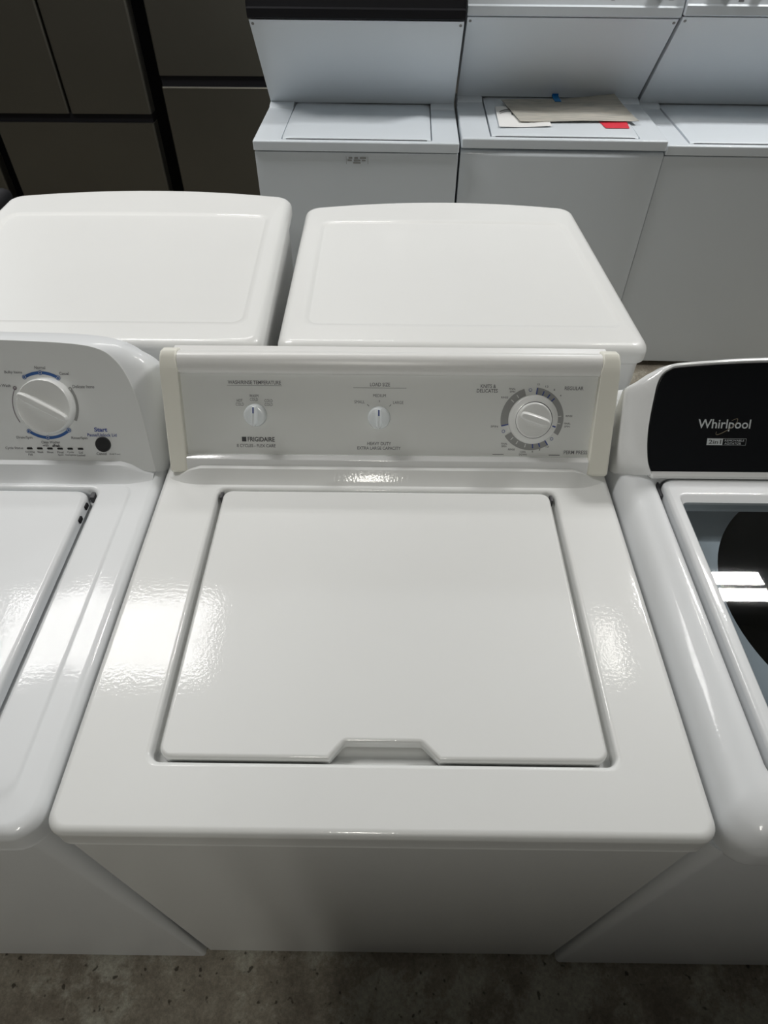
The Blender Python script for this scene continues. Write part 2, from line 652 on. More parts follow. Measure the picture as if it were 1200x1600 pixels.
b.prism([(.0235, -.006), (.0235, 0), (.1470, 0), (.1470, -.006)], lambda s, n: con(tp0(s), s, n), lambda s, n: con(tp1(s), s, n))
cp = b.build('control_panel', 'panel_grey', mw)
for xl, xr, dl, dr_ in ((-.3350, CX0 + .0002, .0035, .005), (CX1 - .0002, .3430, -.009, -.0025)):
    b = MB()
    prof = [(-.003, -.040), (-.003, .006), (.001, .0105), (.150, .0110), (.170, .0105), (.180, .003), (.1835, -.010), (.182, -.048)]
    b.prism(prof, lambda s, n: con(xl + dl * (1 - s / .18), s, n), lambda s, n: con(xr + dr_ * (1 - s / .18), s, n), .004, 3, 'both')
    o = b.build('end_cap', 'cream', mw)
    o['label'] = 'yellowed cream end cap'

# printing on the panel
f0 = con_frame(.0004)
caption(f0, cp, 'ink_grey', [('WASH/RINSE TEMPERATURE', -.1978, .1342, .0795, .0056), ('-', -.2388, -.1570, .1293, .1298)], .012)
caption(f0, cp, 'ink_grey', [('HOT', -.2212, .1072, .0088, .0044), ('COLD', -.2212, .1016, .0120, .0044)])
caption(f0, cp, 'ink_grey', [('WARM', -.1995, .1144, .0135, .0044), ('COLD', -.1995, .1089, .0120, .0044)])
caption(f0, cp, 'ink_grey', [('COLD', -.1776, .1072, .0120, .0044), ('COLD', -.1776, .1016, .0120, .0044)])
caption(f0, cp, 'ink_grey', [('LOAD SIZE', -.0098, .1328, .0300, .0054), ('-', -.0500, .0300, .1275, .1280)], .012)
caption(f0, cp, 'ink_grey', [('MEDIUM', -.0105, .1164, .0190, .0044), ('/', -.0108, .084, 90, .0225, .0258, .0009)])
caption(f0, cp, 'ink_grey', [('SMALL', -.0405, .1068, .0155, .0044), ('/', -.0108, .084, 133, .0225, .0262, .0010)])
caption(f0, cp, 'ink_grey', [('LARGE', .0178, .1063, .0155, .0044), ('/', -.0108, .084, 47, .0225, .0262, .0010)])
caption(f0, cp, 'ink_grey', [('HEAVY DUTY', -.0105, .0436, .0365, .0050), ('EXTRA LARGE CAPACITY', -.0108, .0366, .0665, .0050)], .012)
caption(f0, cp, 'ink_grey', [('KNITS &', .1520, .1318, .0228, .0056), ('DELICATES', .1507, .1250, .0312, .0056)], .012)
caption(f0, cp, 'ink_grey', [('REGULAR', .2802, .1298, .0280, .0054)], .012)
caption(f0, cp, 'ink_grey', [('PERM PRESS', .2908, .0330, .0358, .0056)], .012)
caption(f0, cp, 'ink_grey', [('8 CYCLES - FLEX CARE', -.1993, .0386, .0595, .0050)], .010)
caption(f0, cp, 'ink', [('FRIGIDAIRE', -.1912, .0486, .0412, .0072), ('-', -.2208, -.2140, .0450, .0522)], .02, 'logo')

DX, DS = .2206, .0832
for a0, a1 in ((85, -30.6), (-55, -147), (193.5, 108)):
    b = MB()
    b.arc(f0, DX, DS, .034, .0475, a0, a1, 0)
    b.build('dial_scale', 'ring_grey', cp, wn=False, recalc=False)
f1 = con_frame(.0007)
for a in (84, 70, 57, 45, -56, -71, -85, 193):
    caption(f1, cp, 'ink_blue', [('/', DX, DS, a, .036, .0470 if a in (84, 193, -56) else .0445, .0018)], name='dial_mark')
for a, r_ in ((97.2, .0440), (-43, .0435), (204, .0462)):
    b = MB()
    b.arc(f1, DX + r_ * cos(R(a)), DS + r_ * sin(R(a)), .0018, .0025, 0, 360, 0, 20)
    b.build('off_ring', 'ink_blue', cp, wn=False, recalc=False)
for a in (6.5, -8.7, -101, -120, -134, 139, 125):
    caption(f1, cp, 'tick_white', [('/', DX, DS, a, .0385, .0440, .0014)], name='dial_mark')
k = .0475 / 299.0
pt = lambda px, py: (DX + (px - 547) * k, DS - (py - 455) * k)
for block in ([('15', 585, 128, 24)], [('12', 665, 147, 28)], [('8', 737, 177, 13)], [('4', 800, 230, 13)], [('RINSE', 897, 422, 64)],
              [('FINAL', 887, 494, 60), ('SPIN', 885, 521, 50)], [('12', 712, 718, 28)], [('8', 640, 748, 13)], [('4', 572, 768, 13)],
              [('COOL', 482, 771, 56), ('DOWN', 482, 797, 74)], [('RINSE', 370, 748, 64)], [('FINAL', 297, 693, 58), ('SPIN', 295, 719, 48)],
              [('SPIN', 192, 527, 70)], [('RINSE', 275, 252, 66)], [('FINAL', 343, 172, 60), ('SPIN', 345, 198, 50)]):
    caption(f0, cp, 'ink_grey', [(t_, *pt(px, py), wd * k, 18 * k) for t_, px, py, wd in block], .01)
for px in (243, 785):
    x, y = pt(px, 800)
    caption(f0, cp, 'ink_grey', [('-', x - .0085, x + .0085, y - .0005, y + .0005)])


def grip(b, cx, cy, ang, ln, w0, h0, h1, fn=con, taper=.6):
    """a finger grip: long bar on a knob face"""
    a = R(ang)
    ux, uy, vx, vy = cos(a), sin(a), -sin(a), cos(a)
    rings = []
    for t, (sw, sl) in ((0.0, (1.35, 1.0)), (.55, (1.0, .98)), (.9, (taper, .94)), (1.0, (taper * .6, .90))):
        h = h0 + (h1 - h0) * t
        pts = []
        for i in range(24):
            q = 2 * pi * i / 24
            e = lambda v: math.copysign(abs(v) ** .6, v)
            lx, ly = e(cos(q)) * ln / 2 * sl, e(sin(q)) * w0 / 2 * sw
            pts.append(fn(cx + ux * lx + vx * ly, cy + uy * lx + vy * ly, h))
        rings.append(pts)
    b.loft(rings, False, True)


def small_knob(name, cx, cy, lean):
    b = MB()
    b.disc(con, cx, cy, [(.0165, 0), (.0172, .001), (.0172, .006), (.0160, .010), (.0150, .0112), (.0110, .0120)], 40)
    grip(b, cx, cy, 90 + lean, .031, .0085, .0085, .021)
    k_ = b.build(name, 'knob_blue', mw, sharp=50)
    b = MB()
    b.tick(con, cx, cy, 90 + lean, .0048, .0140, .0022, .0214)
    b.build('pointer_mark', 'ink_blue', k_, wn=False, recalc=False)
    # the mark follows the sloping end of the grip
    return k_


small_knob('temperature_knob', -.1978, .0860, -3)
small_knob('load_size_knob', -.0110, .0838, 0)
b = MB()
b.disc(con, DX + .001, DS, [(.0370, 0.0), (.0375, .002), (.0372, .005), (.0350, .0085), (.0285, .0105), (.0275, .0100)], 64)
td = b.build('timer_dial', 'knob', mw, sharp=50)
b = MB()
b.tick(con, DX + .001, DS, -17, .0292, .0345, .0022, .0104)
b.build('pointer_mark', 'ink_blue', td, wn=False, recalc=False)
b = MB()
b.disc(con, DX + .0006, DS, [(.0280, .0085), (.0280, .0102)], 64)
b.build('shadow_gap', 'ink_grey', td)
b = MB()
b.disc(con, DX + .0002, DS, [(.0264, .009), (.0268, .0125), (.0260, .0150), (.0240, .0160), (.012, .0155)], 64)
grip(b, DX + .0015, DS + .002, -18, .047, .012, .0140, .0215, taper=.8)
b.build('dial_knob', 'knob', td, sharp=50)

# ================================================================== washer on the left
lw = thing('washing_machine', 'white top-load washer at left with rounded console, blue-ringed dial and black start button',
           'washing machine', (-.69, .30, 0))
A0, A1 = -1.032, -.3485
b = MB()
b.loft([rr(A0 + .010, -.3405, .012, .640, .006, .014), rr(A0 + .002, A1 - .0012, -.003, .640, .026, H - .036)], True, True)
b.build('cabinet', 'white_cool', lw)
washer_feet(lw, A0, A1, .01, .64)
b = MB()
rings = [rr(A0 + .006, A1 - .006, .000, .60, .03, H - .044), rr(A0 + .001, A1 - .001, -.009, .606, .034, H - .0445), rr(A0, A1, -.011, .606, .034, H - .042), rr(A0, A1, -.010, .606, .034, H - .038)]
for d, dz in fillet(.014):
    rings.append(rr(A0 + d, A1 - d, -.010 + d, .606 - d, .034 - d * .6, H - .003 - dz))
rings.append(rr(A0 + .036, A1 - .036, .020, .4945, .02, H - .003))
rings.append(rr(A0 + .0385, A1 - .0385, .030, .4925, .02, H - .0015))
rings.append(rr(A0 + .042, A1 - .042, .036, .4900, .02, H))
Bx0, Bx1, By0, By1 = -.944, -.436, .060, .4815
for d, dz in ((.006, 0), (.003, .0006), (.001, .0025), (0, .005), (-.0015, .022)):
    rings.append(rr(Bx0 - d, Bx1 + d, By0 - d, By1 + d, .016, H - dz))
b.loft(rings, False, True)
cove(b, A0 + .012, A1 - .012, .4890, .5165, H - .001, .0170, .03, .05)
b.build('top_panel', 'white_cool', lw)
b = MB()
rings = [rr(Bx0 + .012, Bx1 - .012, By0 + .010, By1 - .004, .016, H - .016)]
for d, dz in fillet(.008):
    rings.append(rr(Bx0 + .012 + d, Bx1 - .012 - d, By0 + .010 + d, By1 - .003 - d, .018, H + .002 - dz))
b.loft(rings, True, True)
ld = b.build('lid', 'white_cool', lw)
for py in (.452, .425):
    b = MB()
    b.box(Bx1 - .0135, Bx1 - .0095, py - .005, py + .005, H - .011, H - .004, .001, 2)
    b.build('bumper', 'black_plastic', ld)
b = MB()
b.box(Bx1 - .011, Bx1 - .003, .466, .4785, H - .016, H - .003, .002, 2)
b.build('hinge', 'dark_gap', lw)


def outline_sym(half, cx):
    """half: right-hand points from bottom to top (x, s); mirrored about cx"""
    return half + [(2 * cx - x, s) for x, s in reversed(half)]


def smooth_pts(ctrl, n=6):
    """Catmull-Rom through control points"""
    out = []
    P = [ctrl[0]] + list(ctrl) + [ctrl[-1]]
    for i in range(1, len(P) - 2):
        p0, p1, p2, p3 = P[i - 1], P[i], P[i + 1], P[i + 2]
        for k in range(n):
            t = k / n
            out.append(tuple(.5 * ((2 * p1[j]) + (-p0[j] + p2[j]) * t + (2 * p0[j] - 5 * p1[j] + 4 * p2[j] - p3[j]) * t * t +
                                   (-p0[j] + 3 * p1[j] - 3 * p2[j] + p3[j]) * t ** 3) for j in range(len(p1))))
    out.append(tuple(ctrl[-1]))
    return out


LC_ = (A0 + A1) / 2
face = smooth_pts([(-.3570, -.004), (-.3630, .035), (-.3690, .073), (-.3765, .110), (-.3870, .1400), (-.4020, .1640), (-.4250, .1805), (-.4700, .1885), (-.5700, .1925), (-.640, .193)])
outer = smooth_pts([(-.3460, -.006), (-.3462, .035), (-.3465, .073), (-.3470, .110), (-.3495, .1400), (-.3650, .1690), (-.4000, .1910), (-.4600, .2010), (-.5700, .2035), (-.640, .204)])
mid = [((a[0] * .35 + b_[0] * .65), (a[1] * .4 + b_[1] * .6)) for a, b_ in zip(face, outer)]
F_, O_, Md = outline_sym(face, LC_), outline_sym(outer, LC_), outline_sym(mid, LC_)
b = MB()
b.loft([[con(x, s, 0) for x, s in F_], [con(x, s, -.002) for x, s in [(a[0] * .9 + c_[0] * .1, a[1] * .9 + c_[1] * .1) for a, c_ in zip(F_, O_)]],
        [con(x, s, -.012) for x, s in Md], [con(x, s, -.034) for x, s in O_],
        [(x, .650, con(x, s, -.05)[2]) for x, s in O_]], False, True)
b.build('console_body', 'white_cool', lw, sharp=60, wn=False)
b = MB()
b.loft([[con(x, s, -.0005) for x, s in F_], [con(x, s, .0006) for x, s in F_],
        [con(LC_ + (x - LC_) * .996, .094 + (s - .094) * .985, .0010) for x, s in F_]], False, True)
lp = b.build('control_panel', 'panel_left', lw, sharp=60)
g0 = con_frame(.0015)
KX, KS = -.5165, .0968
DOT_XY = [(KX + .0488 * cos(R(a)), KS + .0488 * sin(R(a))) for a in (120, 90, 58, 233, 268, 311)]
for (a0, a1), dots in (((117, 61), DOT_XY[:3]), ((232, 308), DOT_XY[3:])):
    b = MB()
    b.arc(g0, KX, KS, .0465, .0510, a0, a1, 0)
    for x, y in dots:
        b.arc(g0, x, y, .0024, .0034, 0, 360, .0006, 20)
        b.disc(g0, x, y, [(.0017, .0009)], 16)
    b.build('cycle_arc', 'blue_arc', lp, wn=False, recalc=False)
for x, y in DOT_XY:
    b = MB()
    b.arc(g0, x, y, .0015, .0026, 0, 360, .0004, 20)
    b.build('cycle_dot', 'tick_white', lp, wn=False, recalc=False)
b = MB()
b.arc(g0, KX, KS, .0478, .0490, 148, 212, 0)
b.arc(g0, KX + .0488 * cos(R(148)), KS + .0488 * sin(R(148)), .0014, .0030, 0, 360, .0003, 20)
b.build('grey_arc', 'mauve', lp, wn=False, recalc=False)
b = MB()
b.arc(g0, KX, KS, .0460, .0512, 29, -27, 0)
b.arc(g0, KX + .0488 * cos(R(31)), KS + .0488 * sin(R(31)), .0014, .0030, 0, 360, .0003, 20)
b.build('grey_arc', 'ring_grey', lp, wn=False, recalc=False)
for block in ([('Normal', -.5163, .1530, .0160, .0046)], [('Bulky Items', -.5570, .1455, .0265, .0050)], [('Casual', -.4813, .1448, .0140, .0042)],
              [('Delicate Items', -.4545, .1257, .0325, .0046)], [('Slow Wash', -.5770, .1262, .0260, .0046)], [('Drain/Spin', -.5545, .0475, .0245, .0050)],
              [('Clean Washer', -.5150, .0410, .0290, .0044), ('with', -.5235, .0362, .0090, .0040)], [('Rinse/Spin', -.4700, .0475, .0245, .0050)],
              [('Cycle Status', -.5725, .0310, .0275, .0050)], [('Sensing', -.549, .0254, .0145, .0034), ('Fill', -.549, .0214, .0062, .0032)],
              [('Wash', -.5333, .0254, .0090, .0032)], [('Rinse', -.5177, .0254, .0095, .0032)], [('Final', -.502, .0254, .0095, .0032), ('Spin', -.502, .0212, .0085, .0034)],
              [('Cycle', -.4865, .0254, .0105, .0034), ('Complete', -.4865, .0212, .0165, .0034)], [('Lid', -.4705, .0254, .0058, .0032), ('Locked', -.4705, .0212, .0125, .0032)],
              [('Cancel', -.4385, .0238, .0155, .0044), ('(hold 3 sec)', -.4180, .0232, .0165, .0030)]):
    caption(g0, lp, 'ink_grey', block, .01)
caption(g0, lp, 'ink', [('affresh', -.5075, .0358, .0115, .0042)], .03)
caption(g0, lp, 'ink_blue', [('Start', -.4358, .0612, .0200, .0066)], .03)
caption(g0, lp, 'ink_blue', [('Pause/Unlock Lid', -.4348, .0530, .0450, .0050)], .01)
for x in (-.5490, -.5333, -.5177, -.5020, -.4865, -.4705):
    b = MB()
    b.prism([(x - .0042, .0312), (x - .0030, .0297), (x + .0042, .0297), (x + .0046, .0306), (x + .0036, .0327), (x - .0032, .0327)],
            lambda p, s: con(p, s, .0008), lambda p, s: con(p, s, .0020))
    b.build('indicator', 'black_btn', lw)
b = MB()
b.disc(con, -.4344, .0385, [(.0118, .0008), (.0118, .0030), (.0110, .0042), (.0040, .0040)], 40)
b.build('start_button', 'black_btn', lw)
b = MB()
b.disc(con, KX + .0062, KS + .0005, [(.0415, 0.0), (.0418, .003), (.0415, .012), (.0405, .0165), (.0390, .0180), (.0365, .0172), (.020, .0150)], 64)
grip(b, KX + .0055, KS + .0005, -28, .082, .013, .013, .0240, taper=.8)
b.build('cycle_knob', 'knob', lw, sharp=50)

# ================================================================== washer on the right (glass lid)
rw = thing('washing_machine', 'white top-load washer at right with black console panel and dark glass lid', 'washing machine', (.695, .30, 0))
E0, E1 = .3515, 1.0385
HZ = .846
ECX = (E0 + E1) / 2
b = MB()
b.loft([rr(.3375, E1 + .003, .010, .640, .008, .014), rr(E0 - .005, E1 + .003, -.003, .640, .020, H - .046), rr(E0 + .03, E1 - .03, .03, .600, .02, H - .085)], True, False)
b.build('cabinet', 'white_cool', rw)
washer_feet(rw, E0, E1, .014, .64)
b = MB()
RZ = .042
rings = [rr(E0 + .010, E1 - .010, .000, .60, .03, H - .052), rr(E0 + .001, E1 - .001, -.0135, .606, .036, H - .052), rr(E0, E1, -.015, .606, .036, H - .044)]
for d, dz in fillet(RZ, 10):
    rings.append(rr(E0 + d * 1.0, E1 - d * 1.0, -.015 + d * 1.05, .606 - d, .036 - d * .3, HZ - dz))
G0, G1, GY0, GY1 = E0 + .0515, E1 - .0515, .046, .498
for d, dz in ((.005, .0002), (.002, .0012), (0, .004), (-.004, .024)):
    rings.append(rr(G0 - d, G1 + d, GY0 - d, GY1 + d, .02, HZ - dz))
rings.append(rr(G0 + .016, G1 - .016, GY0 + .014, GY1 - .012, .02, HZ - .030))
b.loft(rings, False, False)
b.build('top_panel', 'white_cool', rw, sharp=50)
# deck under the glass with the round tub opening
TX, TY, TR = ECX - .004, .300, .228
b = MB()
n = 96
ring0, ring1, ring2 = [], [], []
dx0, dx1, dy0, dy1 = G0 + .010, G1 - .010, GY0 + .008, GY1 - .006
for k_ in range(n):
    a = 2 * pi * k_ / n
    ca, sa = cos(a), sin(a)
    t = min(((dx1 if ca > 0 else dx0) - TX) / ca if abs(ca) > 1e-6 else 9, ((dy1 if sa > 0 else dy0) - TY) / sa if abs(sa) > 1e-6 else 9)
    r_ = TR
    if 58 < math.degrees(a) < 122:
        r_ = min(TR + .022, .192 / max(.3, sa))
    r_ = min(r_, t * .97)
    ring0.append((TX + ca * t, TY + sa * t, .800))
    ring1.append((TX + ca * r_, TY + sa * r_, .798))
    ring2.append((TX + ca * (r_ + .004), TY + sa * (r_ + .004), .785))
b.loft([ring0, ring1, ring2])
b.build('tub_deck', 'tub_deck', rw)
b = MB()
ty = TY
b.disc(lambda x, y, z: (x, y, z), TX, ty, [(.232, .786), (.232, .40)], 64, True)
tb = b.build('tub', 'tub', rw)
b = MB()
b.disc(lambda x, y, z: (x, y, z), TX, ty, [(.075, .402), (.060, .46), (.045, .62), (.040, .72), (.030, .735)], 32)
b.build('agitator', 'tub', rw)
# lid frame and pane
b = MB()
f0x, f1x = G0 + .0065, G1 - .0065
fr = [rr(f0x, f1x, GY0 + .010, GY1 - .008, .016, HZ - .022)]
for d, dz in fillet(.007):
    fr.append(rr(f0x + d, f1x - d, GY0 + .010 + d, GY1 - .008 - d, .018, HZ + .006 - dz))
wx0, wx1, wy0, wy1 = .4290, 2 * ECX - .4290, .115, .4440
fr.append(rr(wx0 - .004, wx1 + .004, wy0 - .006, wy1 + .014, .012, HZ + .006))
fr.append(rr(wx0 - .002, wx1 + .002, wy0 - .003, wy1 + .010, .010, HZ + .0045))
fr.append(rr(wx0, wx1, wy0, wy1, .008, HZ - .000))
fr.append(rr(wx0, wx1, wy0, wy1, .008, HZ - .018))
fr.append(fr[0])
b.loft(fr)
lid = b.build('lid', 'white_cool', rw, sharp=45)
b = MB()
b.box(wx0 - .0005, wx1 + .0005, wy0 - .0005, wy1 + .0005, HZ - .0040, HZ + .0002)
b.build('glass_pane', 'glass', lid)
b = MB()
b.box(G0 + .002, G0 + .0075, .462, .492, HZ - .022, HZ - .005, .001, 2)
b.build('hinge', 'dark_gap', rw)

face = smooth_pts([(.4075, .003), (.4000, .020), (.3960, .042), (.3942, .066), (.3948, .090), (.3968, .115), (.3995, .137), (.4050, .1500), (.4150, .1580), (.4300, .1620), (.5000, .1675), (.5600, .1700), (.640, .172)])
rim = smooth_pts([(.4040, .001), (.3960, .019), (.3915, .042), (.3895, .066), (.3900, .090), (.3920, .116), (.3945, .140), (.4000, .1550), (.4120, .1640), (.4290, .1685), (.5000, .1740), (.5600, .1765), (.640, .1785)])
shd = smooth_pts([(.3900, -.004), (.3700, .012), (.3600, .040), (.3570, .066), (.3570, .090), (.3590, .112), (.3650, .130), (.3790, .1430), (.3960, .1540), (.4200, .1640), (.5000, .1730), (.5600, .1765), (.640, .1785)])
otr = smooth_pts([(.3530, -.006), (.3515, .012), (.3510, .040), (.3505, .066), (.3510, .090), (.3530, .112), (.3620, .134), (.3800, .1450), (.3990, .1530), (.4250, .1610), (.5000, .1690), (.5600, .1730), (.640, .1750)])
S = lambda h_: outline_sym(h_, ECX)
Fr, Rm, Sh, Ot = S(face), S(rim), S(shd), S(otr)
b = MB()
b.loft([[conr(x, s, .010) for x, s in Fr], [conr(x, s, .014) for x, s in [((p[0] + q_[0]) / 2, (p[1] + q_[1]) / 2) for p, q_ in zip(Fr, Rm)]],
        [conr(x, s, .012) for x, s in Rm], [conr(x, s, -.006) for x, s in Sh], [conr(x, s - .010 * s / .175, -.024) for x, s in Ot],
        [conr(x, s - .050 * max(0, s) / .175, -.045) for x, s in Ot],
        [(conr(x, 0)[0], .640, conr(x, s, 0)[2] - .085 * max(0, s) / .175) for x, s in Ot]], False, True)
b.build('console_body', 'gloss_white', rw, sharp=70, wn=False)
b = MB()
b.loft([[conr(x, s, .006) for x, s in Fr], [conr(x, s, .0115) for x, s in Fr],
        [conr(ECX + (x - ECX) * .997, .085 + (s - .085) * .985, .0122) for x, s in Fr]], False, True)
bp_ = b.build('control_panel', 'black_gloss', rw, sharp=60)
b = MB()
prof = [(-.004, -.010), (-.0045, .013), (-.003, .0165), (-.0005, .0175), (.0010, .0170), (.0070, .0120), (.0075, .011), (.0075, -.010)]
b.prism(prof, lambda s, n: conr(.4045, s, n), lambda s, n: conr(2 * ECX - .4045, s, n), .003, 2, 'both')
b.build('trim_strip', 'gloss_white', rw, sharp=60)
h0 = conr_frame(.0126)
caption(h0, bp_, 'ink_white', [('Whirlpool', .5050, .0780, .0785, .0178)], .012, 'logo')
caption(h0, bp_, 'ink_white', [('-', .4828, .5065, .0480, .0582), ('REMOVABLE', .5240, .0552, .0290, .0032), ('AGITATOR', .5220, .0507, .0250, .0032),
        ('-', .5065, .5415, .0480, .0483), ('-', .5065, .5415, .0579, .0582), ('-', .5412, .5415, .0480, .0582)], 0, 'badge')
b = MB()
b.text(conr_frame(.0129), '2in1', .4947, .0531, .0185, .0062, 0, .01)
b.build('badge_lettering', 'ink', bp_, wn=False, recalc=False)
b = MB()
sw = smooth_pts([(.5150, .0850), (.5210, .0880), (.5235, .0875), (.5225, .0820), (.5150, .0740), (.5050, .0675), (.4970, .0640), (.4945, .0650), (.4950, .0685)], 6)
hh = conr_frame(.01275)
vs = []
for i, (x, y) in enumerate(sw):
    p, q_ = sw[max(0, i - 1)], sw[min(len(sw) - 1, i + 1)]
    tx, ty_ = q_[0] - p[0], q_[1] - p[1]
    l_ = math.hypot(tx, ty_) or 1
    wd = .0007 * (1 - abs(i / (len(sw) - 1) - .5))
    vs.append((b.bm.verts.new(hh(x - ty_ / l_ * wd, y + tx / l_ * wd)), b.bm.verts.new(hh(x + ty_ / l_ * wd, y - tx / l_ * wd))))
for p, q_ in zip(vs, vs[1:]):
    b.face((p[0], p[1], q_[1], q_[0]))
b.build('swirl_mark', 'gold', bp_, wn=False, recalc=False)


# ================================================================== two dryers behind, backs towards us
def dryer(x0, x1, y0, y1, z, bulge, label, inset, tp):
    cx = (x0 + x1) / 2
    t = thing('dryer', label, 'dryer', (cx, (y0 + y1) / 2, 0))
    b = MB()
    r = [rr(x0 + .010, x1 - .010, y0 + .008, y1 - .02, .02, .015, bulge=bulge, taper=tp), rr(x0 + .010, x1 - .010, y0 + .008, y1 - .02, .02, z - .030, bulge=bulge, taper=tp)]
    b.loft(r, True, True)
    b.build('cabinet', 'white_dryer', t)
    b = MB()
    rings = [rr(x0 + .004, x1 - .004, y0 + .004, y1 - .004, .028, z - .040, bulge=bulge, taper=tp), rr(x0, x1, y0, y1, .03, z - .036, bulge=bulge, taper=tp)]
    for d, dz in fillet(.020, 8):
        rings.append(rr(x0 + d, x1 - d, y0 + d, y1 - d * 1.2, .03 - d * .5, z - dz - .002, bulge=bulge, taper=tp))
    i0, i1, j0, j1 = inset
    # slight step from the front trim, then the pressed-in field
    rings.append(rr(i0 - .012, i1 + .012, j0 - .012, j1 + .010, .03, z, bulge=bulge * .25, taper=tp))
    rings.append(rr(i0 - .004, i1 + .004, j0 - .004, j1 + .004, .024, z - .0002, bulge=bulge * .2, taper=tp))
    rings.append(rr(i0, i1, j0, j1, .022, z - .0030, bulge=bulge * .2, taper=tp))
    rings.append(rr(i0 + .004, i1 - .004, j0 + .004, j1 - .004, .02, z - .0035, bulge=bulge * .2, taper=tp))
    b.loft(rings, False, True)
    b.build('top_panel', 'white_dryer', t)
    b = MB()
    b.box(x0 + .06, x1 - .06, y0 + .002, y0 + .012, .12, z - .11, .003, 2)
    b.build('back_cover', 'white_dryer', t)
    return t


dryer(-.2075, .4890, .826, 1.452, .860, .042, 'white dryer with pressed-in top panel, directly behind the middle washer', (-.155, .446, .900, 1.350), .034)
dryer(-.930, -.2235, .783, 1.440, .888, .042, 'white dryer with pressed-in top panel, behind the left washer', (-.880, -.268, .855, 1.315), .016)
b = MB()
r = [rr(-1.62, -.941, .80, 1.475, .02, .02)]
for d, dz in fillet(.014):
    r.append(rr(-1.62 + d, -.941 - d, .80 + d, 1.475 - d, .02, .890 - dz))
b.loft(r, True, True)
tag(b.build('dryer', 'black_plastic'), 'black appliance corner at left edge of frame beyond the left white dryer', 'dryer')


